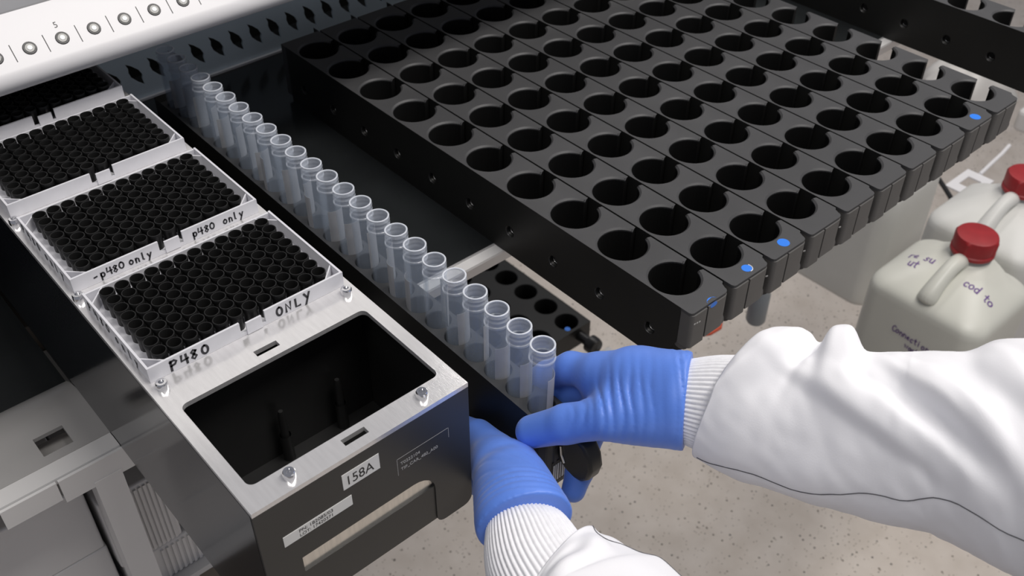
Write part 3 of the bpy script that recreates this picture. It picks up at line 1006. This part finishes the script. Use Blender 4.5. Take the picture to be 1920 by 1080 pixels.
def jug(name, cx, cy, wx, wy, h, body_m, label, cat, ang=0.0, writing=True, cap_off=(0.20, 0.0)):
    """square-shouldered jerrican: body loft, sloped grip with finger hole side, ribbed screw cap"""
    e = empty(name, cx, cy, FL, label, cat, 'plastic jugs on the floor')
    e.rotation_euler = (0, 0, ang)
    def ring(sx, sy, z, r, ox=0, oy=0, n=10):
        p = rrect(-sx, sx, -sy, sy, r, n)
        return [(x + ox, y + oy, z) for x, y in p]
    hx, hy = wx / 2, wy / 2
    ox = wx * cap_off[0]
    oy = wy * cap_off[1]
    b = MB()
    rings = [ring(hx - 10, hy - 10, 0, 25), ring(hx - 2, hy - 2, 8, 32), ring(hx, hy, 22, 34), ring(hx, hy, h * 0.72, 34), ring(hx - 1, hy - 1, h * 0.745, 36),
             ring(hx - 5, hy - 5, h * 0.772, 38), ring(hx - 15, hy - 14, h * 0.795, 40, ox * 0.04), ring(hx - 32, hy - 28, h * 0.822, 38, ox * 0.10),
             ring(hx * 0.55, hy * 0.55, h * 0.85, 28, ox * 0.40, oy * 0.5), ring(30, 30, h * 0.875, 29.5, ox, oy), ring(27, 27, h * 0.89, 26.8, ox, oy), ring(27, 27, h * 0.93, 26.8, ox, oy)]
    b.loft(rings, caps=True)
    o = body_o = b.build('jug_body', body_m, e, smooth=60)
    md = o.modifiers.new('sub', 'SUBSURF'); md.levels = 1; md.render_levels = 1
    # carrying grip from the neck down to the far shoulder
    b = MB()
    pts = [(ox - 20, oy, h * 0.86), (ox - 36, oy, h * 0.905), (ox - 62, oy, h * 0.90), (-hx * 0.45, oy, h * 0.88), (-hx * 0.72, oy, h * 0.835), (-hx * 0.88, oy, h * 0.775)]
    rr = [13, 14, 13, 13, 15, 18]
    b.tube(pts, rr, 14)
    o = b.build('grip', body_m, e, smooth=60)
    md = o.modifiers.new('sub', 'SUBSURF'); md.levels = 2; md.render_levels = 2
    # cap
    b = MB()
    n = 72
    prof = [(34.5, h * 0.905), (34.5, h * 0.92), (32.5, h * 0.925), (33, h * 0.985), (31.5, h * 0.997), (29, h), (0.01, h)]
    v, f = [], []
    for q, (r, z) in enumerate(prof):
        for k in range(n):
            a = 2 * PI * k / n
            bump = 1.6 if (q in (2, 3) and (k // 3) % 6 == 0) else 0
            v.append((ox + (r + bump) * math.cos(a), oy + (r + bump) * math.sin(a), z))
    for i in range(len(prof) - 1):
        for k in range(n):
            f.append((i * n + k, i * n + (k + 1) % n, (i + 1) * n + (k + 1) % n, (i + 1) * n + k))
    b.add(v, f)
    b.build('screw_cap', M_red, e, smooth=35)
    if writing:
        # on the face that looks towards the instrument (-x)
        b = handwrite('Connection', 11, (-hx - 0.4, hy * 0.30, h * 0.585), (0, -1, -0.08), (0, 0, 1), 1.4, 0.62, 0.4, seed=21)
        handwrite('waste', 10, (-hx - 0.4, hy * 0.02, h * 0.53), (0, -1, -0.08), (0, 0, 1), 1.4, 0.62, 0.4, seed=22, mb=b)
        b.build('marker_writing', M_purple, e)
        from mathutils.bvhtree import BVHTree
        dg = bpy.context.evaluated_depsgraph_get()
        ev = body_o.evaluated_get(dg)
        tree = BVHTree.FromPolygons([v.co.copy() for v in ev.data.vertices], [tuple(p.vertices) for p in ev.data.polygons])
        b = handwrite('re su', 15, (-hx * 0.20, hy * 0.72, 0), (0, -1, 0), (1, 0, 0), 2.2, 0.6, 0.0, seed=23)
        handwrite('ut', 15, (-hx * 0.42, hy * 0.62, 0), (0, -1, 0), (1, 0, 0), 2.2, 0.6, 0.0, seed=24, mb=b)
        handwrite('cod to', 15, (-hx * 0.30, -hy * 0.26, 0), (0, -1, 0), (1, 0, 0), 2.2, 0.6, 0.0, seed=25, mb=b)
        nv = []
        for x, y, z in b.v:
            hit = tree.ray_cast(Vector((x * S, y * S, 1.0)), Vector((0, 0, -1)))[0]
            nv.append((x, y, (hit.z / S if hit else h * 0.8) + 0.5))
        b.v = nv
        b.build('marker_writing', M_purple, e)
    return e
jug('jerrican', 1244, 60, 188, 205, 352, M_jug, 'large milky jerrican with red screw cap and violet marker writing', 'jug')
jug('jerrican', 1466, 92, 188, 200, 352, M_jug2, 'white jerrican with red cap at the right edge behind the marked one', 'jug', 0.0, False)
jug('jerrican', 1470, 350, 190, 205, 345, M_jug2, 'white jerrican standing half hidden behind the black carriers', 'jug', 0.0, False)

# clutter at the far right
b = MB()
rs = []
for z, s in ((0, 0.95), (15, 1.05), (40, 1.0), (62, 1.06), (90, 0.92), (115, 0.95), (140, 0.75), (158, 0.6), (172, 0.3), (190, 0.34), (205, 0.5)):
    r = []
    for k in range(60):
        a = 2 * PI * k / 60
        q = 1 + 0.06 * math.sin(9 * a + z * 0.06) * noise.noise(Vector((a, z * 0.02, 3))) + 0.22 * noise.noise(Vector((math.cos(a) * 2, math.sin(a) * 2, z * 0.012)))
        r.append((2200 + 130 * s * q * math.cos(a), 520 + 100 * s * q * math.sin(a), FL + z))
    rs.append(r)
b.loft(rs, caps=True)
o = b.build('waste_bag', M_bag, smooth=60, org=(2200, 520, FL))
tag(o, 'pale crumpled plastic bag on the floor in the top right corner', 'bag')
b = MB(); b.box(2240, 2560, 200, 400, FL, FL + 60)
tag(bev(b.build('carton', M_lightgrey, org=(2400, 300, FL)), 12), 'light grey box on the floor beyond the jerricans', 'box')
clp = empty('tubing_tag', 1945, 345, FL, 'square white tag on a thin pale tube on the floor beyond the jerricans', 'tag')
CO = (1945, 345, FL)
b = MB()
plate(b, (1895, 1995), (310, 375), [(1925, 1968, 326, 358)], FL + 1, FL + 5)
b.build('tag_frame', M_white, clp, org=CO)
b = MB(); b.tube([(1995, 345, FL + 5), (2050, 350, FL + 6), (2110, 355, FL + 6), (2160, 362, FL + 6)], 5, 8); b.build('thin_tube', M_white, clp, org=CO, smooth=60)
b = MB(); b.tube([(1905, 398, FL + 6), (1880, 366, FL + 6), (1850, 330, FL + 6)], 5.5, 8)
tag(b.build('black_cable_end', M_black, org=(1880, 366, FL), smooth=60), 'short black cable end on the floor beside the white tag', 'cable')
b = MB(); b.tube([(1960, 440, FL + 16), (2000, 450, FL + 16), (2040, 480, FL + 16)], [14, 16, 12], 12)
tag(b.build('pipe_stub', M_bag, org=(2000, 450, FL), smooth=60), 'pale pipe stub on the floor next to the crumpled bag', 'pipe')
b = MB(); b.lathe([(16, 0), (19, 6), (19, 70), (14, 78), (14, 92)], 20, (1205, 372, FL), cap0=True, cap1=True)
tag(b.build('grey_bottle', M_greyblue, smooth=45, org=(1205, 372, FL)), 'small grey blue bottle on the floor under the carrier fronts', 'bottle')
b = MB(); b.tube([(1080, 420, FL + 5), (1105, 402, FL + 8), (1130, 400, FL + 8), (1160, 420, FL + 5)], 5, 8)
tag(b.build('orange_cord', M_orange, smooth=60, org=(1120, 410, FL)), 'orange red cord on the floor below the leftmost black carriers', 'cord')

# under the deck on the left: dark box added for the deep shade there, and stacked pale storage trays
b = MB(); b.box(-690, 150, 330, 590, FL, DZ - 60)
b.box(-690, 150, 328, 330, FL + 30, DZ - 90)
tag(bev(b.build('shade_box', M_brown, org=(-270, 460, FL)), 4), 'dark box added in place of the deep shade under the deck', 'shade box')
def tray_box(x0, x1, y0, y1, z0, z1, label, ribs=True):
    e = empty('storage_tray', (x0 + x1) / 2, (y0 + y1) / 2, z0, label, 'tray', 'pale trays stacked under the deck')
    o3 = ((x0 + x1) / 2, (y0 + y1) / 2, z0)
    b = MB(); b.box(x0, x1, y0, y1, z0, z1); bev(b.build('tray_body', M_lightgrey, e, org=o3), 2)
    if ribs:
        n = 7
        for i in range(n):
            xx = x0 + (x1 - x0) * (0.45 + 0.5 * i / n)
            b = MB(); b.box(xx, xx + 2.2, y0 - 1.6, y0, z0 + 2, z1 - 4); b.build('rib', M_lightgrey, e, org=o3)
tray_box(-38, 13, 130, 315, -304, -226, 'uppermost pale tray under the deck edge, right of the support post')
tray_box(-36, 27, 130, 315, -344, -304, 'pale ribbed tray below the uppermost one under the deck')
tray_box(-170, -42, 135, 315, -276, -206, 'pale tray under the deck edge, left of the support post', False)
tray_box(-170, -41, 135, 315, -344, -276, 'lower pale tray left of the support post', False)
b = MB()
b.box(-200, 60, 120, 320, -350, -344)
for x_, y_ in ((-195, 122), (50, 122), (-195, 310), (50, 310)):
    b.box(x_, x_ + 8, y_, y_ + 8, FL, -352)
tag(b.build('tray_stand', M_greypanel, org=(-70, 210, FL)), 'grey stand carrying the pale trays under the deck', 'stand')

# ================================================================== PERSON: gloved hands, knit cuffs, coat sleeves
person = empty('person', 250, -330, -40, 'person in white coat and blue gloves holding the tube carrier with both hands', 'person')
PO = (250, -330, -40)

def surface_nets(fun, lo, hi, h):
    n = [int(math.ceil((hi[i] - lo[i]) / h)) + 1 for i in range(3)]
    ax = [lo[i] + h * np.arange(n[i]) for i in range(3)]
    G = np.stack(np.meshgrid(*ax, indexing='ij'), -1)
    F = fun(G.reshape(-1, 3)).reshape(n)
    ins = F < 0
    c = np.zeros([k - 1 for k in n], int)
    for dx in (0, 1):
        for dy in (0, 1):
            for dz in (0, 1):
                c += ins[dx:n[0] - 1 + dx, dy:n[1] - 1 + dy, dz:n[2] - 1 + dz]
    act = (c > 0) & (c < 8)
    idx = -np.ones(act.shape, int)
    idx[act] = np.arange(act.sum())
    cells = np.argwhere(act)
    acc = np.zeros((len(cells), 3)); cnt = np.zeros(len(cells))
    corners = [(a, b_, d_) for a in (0, 1) for b_ in (0, 1) for d_ in (0, 1)]
    for p in corners:
        for a in range(3):
            if p[a]: continue
            q = list(p); q[a] = 1
            i0 = cells + np.array(p); i1 = cells + np.array(q)
            f0 = F[tuple(i0.T)]; f1 = F[tuple(i1.T)]
            cr = (f0 < 0) != (f1 < 0)
            t = np.where(cr, f0 / np.where(f0 - f1 == 0, 1, f0 - f1), 0)
            pos = i0 + 0.0
            pos[:, a] += t
            acc[cr] += pos[cr]; cnt[cr] += 1
    V = np.array(lo) + h * acc / cnt[:, None]
    faces = []
    for a in range(3):
        b_, d_ = (a + 1) % 3, (a + 2) % 3
        sl0 = [slice(None)] * 3; sl1 = [slice(None)] * 3
        sl0[a] = slice(0, n[a] - 1); sl1[a] = slice(1, n[a])
        A, B = ins[tuple(sl0)], ins[tuple(sl1)]
        for want, flip in (((A & ~B), False), ((~A & B), True)):
            e = np.argwhere(want)
            e = e[(e[:, b_] > 0) & (e[:, d_] > 0) & (e[:, b_] < n[b_] - 1) & (e[:, d_] < n[d_] - 1)]
            o1 = np.zeros(3, int); o1[b_] = 1
            o2 = np.zeros(3, int); o2[d_] = 1
            q = np.stack([idx[tuple((e - o1 - o2).T)], idx[tuple((e - o2).T)], idx[tuple(e.T)], idx[tuple((e - o1).T)]], 1)
            if flip: q = q[:, ::-1]
            faces.append(q)
    Fq = np.concatenate(faces)
    Fq = Fq[(Fq >= 0).all(1)]
    return V, Fq

def cone(p, a, b_, ra, rb):
    a = np.array(a, float); b_ = np.array(b_, float)
    ab = b_ - a
    t = np.clip(((p - a) @ ab) / (ab @ ab), 0, 1)
    return np.linalg.norm(p - (a + t[:, None] * ab), axis=1) - (ra + t * (rb - ra))
def smin(a, b_, k):
    h_ = np.clip(0.5 + 0.5 * (b_ - a) / k, 0, 1)
    return b_ + (a - b_) * h_ - k * h_ * (1 - h_)
def chain(p, pts, rad):
    dd = None
    for i in range(len(pts) - 1):
        q = cone(p, pts[i], pts[i + 1], rad[i], rad[i + 1])
        dd = q if dd is None else smin(dd, q, 3)
    return dd
def wrinkles(p, specs):
    """narrow grooves: (centre, direction across the creases, direction along, period, extent across, extent along, third extent, depth)"""
    out = np.zeros(len(p))
    for c, ac, al, per, e1, e2, e3, amp in specs:
        ac = np.array(ac, float); ac /= np.linalg.norm(ac)
        al = np.array(al, float); al -= ac * (al @ ac); al /= np.linalg.norm(al)
        th = np.cross(ac, al)
        q = p - np.array(c, float)
        u, v_, w_ = q @ ac, q @ al, q @ th
        ph = 2 * PI * (u / per) + 0.8 * np.sin(v_ * 0.15) + 0.5 * np.sin(u * 0.5 + v_ * 0.2)
        g = (0.5 - 0.5 * np.cos(ph)) ** 3
        out += amp * g * np.exp(-(u / e1) ** 4 - (v_ / e2) ** 2 - (w_ / e3) ** 2)
    return out

def glove(name, fun, lo, hi, h=1.0):
    V, Fq = surface_nets(fun, lo, hi, h)
    # a little relaxing takes out the grid steps
    e = np.concatenate([Fq[:, [0, 1]], Fq[:, [1, 2]], Fq[:, [2, 3]], Fq[:, [3, 0]]])
    for it in range(3):
        acc = np.zeros_like(V); cn = np.zeros(len(V))
        np.add.at(acc, e[:, 0], V[e[:, 1]]); np.add.at(acc, e[:, 1], V[e[:, 0]])
        np.add.at(cn, e[:, 0], 1); np.add.at(cn, e[:, 1], 1)
        V = V * 0.5 + 0.5 * acc / np.maximum(cn, 1)[:, None]
    mb = MB()
    mb.v = [tuple(v) for v in V]; mb.f = [tuple(int(i) for i in q) for q in Fq]; mb.m = [0] * len(mb.f)
    return mb.build(name, M_glove, person, smooth=True, org=PO)

# right hand (reaching from the right of the picture)
UP = np.array((0.425, 0.487, 0.763)); RT = np.array((0.751, -0.660, 0.003)); FW = np.array((0.505, 0.572, -0.646))
R_wr0, R_wr1 = (212, -181, -26), (201, -192, -41)
def right_hand(p):
    palm = cone(p, R_wr0, (203, -155, -36), 16.5, 16)
    palm = smin(palm, cone(p, R_wr1, (191, -168, -50), 16.5, 15), 12)
    palm = smin(palm, cone(p, (206.5, -187, -33.5), (198, -161, -42), 20, 17), 10)
    palm = smin(palm, cone(p, (204, -158, -37), (196, -136, -45), 15.5, 12), 8)
    palm = smin(palm, cone(p, (195, -163, -48), (197, -140, -58), 16, 13), 10)
    th = chain(p, [(190, -176, -42), (177, -161, -47), (164.5, -141, -60), (154, -124, -73)], [14, 12.5, 11.2, 9.8])
    dd = smin(palm, th, 9)
    ix = chain(p, [(198, -138, -45), (194, -114, -55), (190, -98, -70), (187.5, -86, -84)], [11.5, 9.6, 8.4, 7.4])
    dd = smin(dd, ix, 7)
    md_ = chain(p, [(199, -143, -58), (190, -136, -90), (176, -143, -108), (167.5, -147, -116)], [10.5, 9.0, 8.3, 7.4])
    dd = smin(dd, md_, 5)
    rg = chain(p, [(201, -142, -60), (200, -119, -73), (193, -108, -85)], [12, 10.8, 9.5])
    dd = smin(dd, rg, 4)
    lf = chain(p, [(203, -155, -66), (206, -140, -84), (202, -130, -92)], [9, 7.8, 6.8])
    dd = smin(dd, lf, 4)
    dd += wrinkles(p, [((184, -166, -36), (0.75, -0.66, 0.0), UP, 5.2, 19, 17, 16, 1.9),
                       ((208, -184, -30), (0.75, -0.66, 0.0), UP, 3.8, 6, 30, 40, 1.5),
                       ((172, -152, -50), (0.7, -0.6, -0.4), UP, 4.2, 12, 10, 12, 1.0)])
    cut = (p - np.array((209, -189, -34))) @ np.array((0.56, -0.82, 0.10))
    return np.maximum(dd, cut)
glove('gloved_hand', right_hand, (140, -212, -132), (238, -70, -2))

# left hand (reaching up from the bottom of the picture, into the gap beside the tip carrier)
def left_hand(p):
    palm = cone(p, (96, -168, -63), (133, -117, -92), 16.5, 14)
    palm = smin(palm, cone(p, (109, -180, -57), (137, -130, -84), 16, 13), 12)
    palm = smin(palm, cone(p, (133, -118, -92), (143, -92, -102), 14, 10), 10)
    palm = smin(palm, cone(p, (102, -175, -60), (122, -142, -76), 19.5, 16), 10)
    dd = palm
    for pts in ([(141, -106, -96), (146, -84, -104), (149, -60, -118), (150, -52, -138)],
                [(137, -104, -102), (143, -80, -114), (147, -58, -132), (151, -50, -148)],
                [(134, -106, -110), (140, -84, -126), (145, -66, -142), (151, -60, -157)],
                [(132, -112, -114), (138, -94, -132), (144, -80, -150), (152, -76, -160)]):
        dd = smin(dd, chain(p, pts, [10.5, 9.2, 8.2, 7.2]), 5)
    th = chain(p, [(122, -152, -74), (138, -128, -92), (148, -108, -104), (151, -92, -112)], [12, 10.5, 9, 7.2])
    dd = smin(dd, th, 8)
    dd += wrinkles(p, [((112, -165, -52), (0.3, 0.42, -0.1), RT, 6.0, 14, 26, 20, 1.2),
                       ((118, -140, -66), (0.75, -0.2, -0.4), (0.4, 0.6, -0.2), 8.0, 16, 20, 16, 0.7)])
    cut = (p - np.array((101, -177, -60))) @ np.array((-0.52, -0.84, 0.12))
    return np.maximum(dd, cut)
glove('gloved_hand', left_hand, (70, -206, -166), (172, -40, -34))

def smooth_path(rows, n):
    """Catmull-Rom through rows of numbers"""
    A = [np.array(r, float) for r in rows]
    A = [2 * A[0] - A[1]] + A + [2 * A[-1] - A[-2]]
    seg = len(A) - 3
    out = []
    for i in range(n):
        t = seg * i / (n - 1)
        k = min(int(t), seg - 1)
        u = t - k
        p0, p1, p2, p3 = A[k:k + 4]
        out.append(0.5 * ((2 * p1) + (-p0 + p2) * u + (2 * p0 - 5 * p1 + 4 * p2 - p3) * u * u + (-p0 + 3 * p1 - 3 * p2 + p3) * u ** 3))
    return out

def sleeve(name, rows, n, seg, upv, depth, disp, m, skew=0.0):
    """lofted cloth tube; rows = centre, half height and a running mark; skew slants the open end"""
    path = smooth_path(rows, n)
    rings = []
    for i, q in enumerate(path):
        c = Vector(q[:3]); r = q[3]
        mark = q[4] if len(q) > 4 else i / (n - 1)
        t = (Vector(path[min(i + 1, n - 1)][:3]) - Vector(path[max(i - 1, 0)][:3])).normalized()
        U = Vector(upv); U = (U - t * U.dot(t)).normalized()
        Wd = t.cross(U)
        if Wd.dot(Vector(FW)) > 0: Wd = -Wd
        ring = []
        sk = skew * max(0.0, 1 - 2.2 * i / (n - 1))
        for k in range(seg):
            a = 2 * PI * k / seg
            dsp = disp(mark, a)
            x, y = math.cos(a) * (r + dsp), math.sin(a) * (r * depth + dsp)
            ring.append(tuple(c + U * x + Wd * y + t * (sk * math.cos(a))))
        rings.append(ring)
    mb = MB()
    mb.loft(rings)
    o = mb.build(name, m, person, smooth=True, org=PO)
    bm = bmesh.new(); bm.from_mesh(o.data)
    bmesh.ops.recalc_face_normals(bm, faces=bm.faces)
    bm.to_mesh(o.data); bm.free()
    sol = o.modifiers.new('cloth', 'SOLIDIFY'); sol.thickness = 0.0008; sol.offset = -1
    return o, rings

def rib_disp(nr, amp):
    return lambda s, a: amp * (abs(math.cos(a * nr / 2)) - 0.5)
# knit cuffs
sleeve('knit_cuff', [(204, -180, -35, 19.0), (208, -188, -33.8, 22.6), (215, -201, -31.5, 26.5), (222, -215, -28, 28)], 14, 480, UP, 0.80, rib_disp(60, 0.9), M_knit)
sleeve('knit_cuff', [(102, -173, -62, 19.0), (97, -184, -61.5, 23.2), (90, -199, -61, 26.6), (85, -213, -60, 28.5), (80, -230, -58, 31)], 16, 480, RT, 0.80, rib_disp(60, 0.9), M_knit)

def gauss(x, c, w_): return math.exp(-((x - c) / w_) ** 2)
def flat(x, c, w_): return math.exp(-((x - c) / w_) ** 4)
def angd(a, b_): return (a - b_ + PI) % (2 * PI) - PI
# folds of the right sleeve: (mark at the top, mark shift per radian round the arm, half width, centre angle, angular extent, height)
FOLD = [(1428, -62, 50, 0.0, 0.95, 12.5), (1546, 26, 40, 0.0, 0.75, 13.5), (1484, -20, 14, 0.1, 0.9, -3.0),
        (1395, -75, 16, 1.3, 0.5, -3.0), (1440, -80, 14, 1.2, 0.55, 2.6), (1350, -40, 9, 1.2, 0.6, 1.8), (1372, -45, 8, 1.0, 0.6, -1.8),
        (1290, 300, 70, 1.20, 0.50, 6.5), (1590, 200, 45, 1.05, 0.50, 6.0), (1462, 250, 44, 1.15, 0.42, -4.0), (1700, 190, 34, 1.0, 0.45, -3.5),
        (1870, 20, 60, 0.0, 0.9, 5.0), (1880, 120, 30, 0.9, 0.5, 4.0), (1835, 120, 18, 0.9, 0.5, -4.0), (1980, 60, 50, 0.6, 0.8, 5.0)]
def r_disp(t, a):
    d_ = 0
    a_ = angd(a, 0)
    for t0, sl, wd, a0, ea, hgt in FOLD:
        d_ += hgt * (flat if wd > 38 else gauss)(t, t0 + sl * a_, wd) * gauss(a_, a0, ea)
    u = (t - 1320) / 100
    d_ += 1.6 * noise.noise(Vector((u * 1.1, math.cos(a) * 1.5, math.sin(a) * 1.5))) * min(1, u)
    d_ += 0.5 * noise.noise(Vector((u * 3.5 - a * 2, math.cos(a) * 4, math.sin(a) * 4)))
    return d_
SR = [(217.5, -204.0, -30.5, 31.5, 1345), (222.3, -217.3, -28.1, 35.0, 1400), (233.0, -243.0, -24.0, 39.0, 1500), (245.0, -271.7, -16.8, 41.8, 1620), (253.3, -289.6, -12.2, 43.5, 1700),
      (261.5, -306.4, -7.0, 46.0, 1780), (273.1, -337.0, -0.5, 53.5, 1920), (283.6, -375.4, 3.7, 61, 2100), (293.1, -416.5, 5.7, 66, 2300), (305, -470, 10, 72, 2560)]
so, rings = sleeve('coat_sleeve', SR, 190, 140, UP, 0.80, r_disp, M_coat, skew=8.0)
def seam_on(rings, i0, i1, st, ang):
    out = []
    seg = len(rings[0])
    for i in range(i0, i1, st):
        k = (ang(i / (len(rings) - 1)) / (2 * PI) * seg) % seg
        k0 = int(k)
        c = sum((Vector(p) for p in rings[i]), Vector()) / seg
        p = Vector(rings[i][k0]).lerp(Vector(rings[i][(k0 + 1) % seg]), k - k0)
        out.append(p + (p - c).normalized() * 0.15)
    return out
MB().tube(seam_on(rings, 4, 185, 3, lambda s: 2.70 - 0.62 * min(1, s * 2.0) + 0.045 * math.sin(s * 30)), 0.28, 5).build('sleeve_seam', M_seam, so, org=PO)
RIDL = [(0.15, 0.3, 2.0, 0.12, 0.25, 3.0), (0.25, 1.2, 1.4, 0.14, 0.2, 3.0), (0.3, 0.8, 1.4, 0.14, 0.16, -2.5), (0.4, 1.8, 0.8, 0.2, 0.22, 3.0), (0.5, 0.4, 1.0, 0.2, 0.25, 3.5)]
def l_disp(s, a):
    d_ = 0
    for s0, a0, sl, es, wa, hgt in RIDL:
        d_ += hgt * gauss(s, s0, es) * gauss(angd(a, a0 + sl * (s - s0)), 0, wa)
    d_ += 2.0 * noise.noise(Vector((s * 6 + 5, math.cos(a) * 1.6, math.sin(a) * 1.6)))
    return d_
SL = [(89, -213, -61.5, 33.5), (88, -220, -61, 36), (86, -230, -60, 42), (83, -244, -58.4, 47), (73, -284, -50.7, 56), (60, -330, -43, 66)]
so2, rings = sleeve('coat_sleeve', SL, 60, 100, RT, 0.82, l_disp, M_coat, skew=-12.0)
MB().tube(seam_on(rings, 0, 58, 2, lambda s: 0.55 + 0.10 * math.sin(s * 9)), 0.3, 5).build('sleeve_seam', M_seam, so2, org=PO)
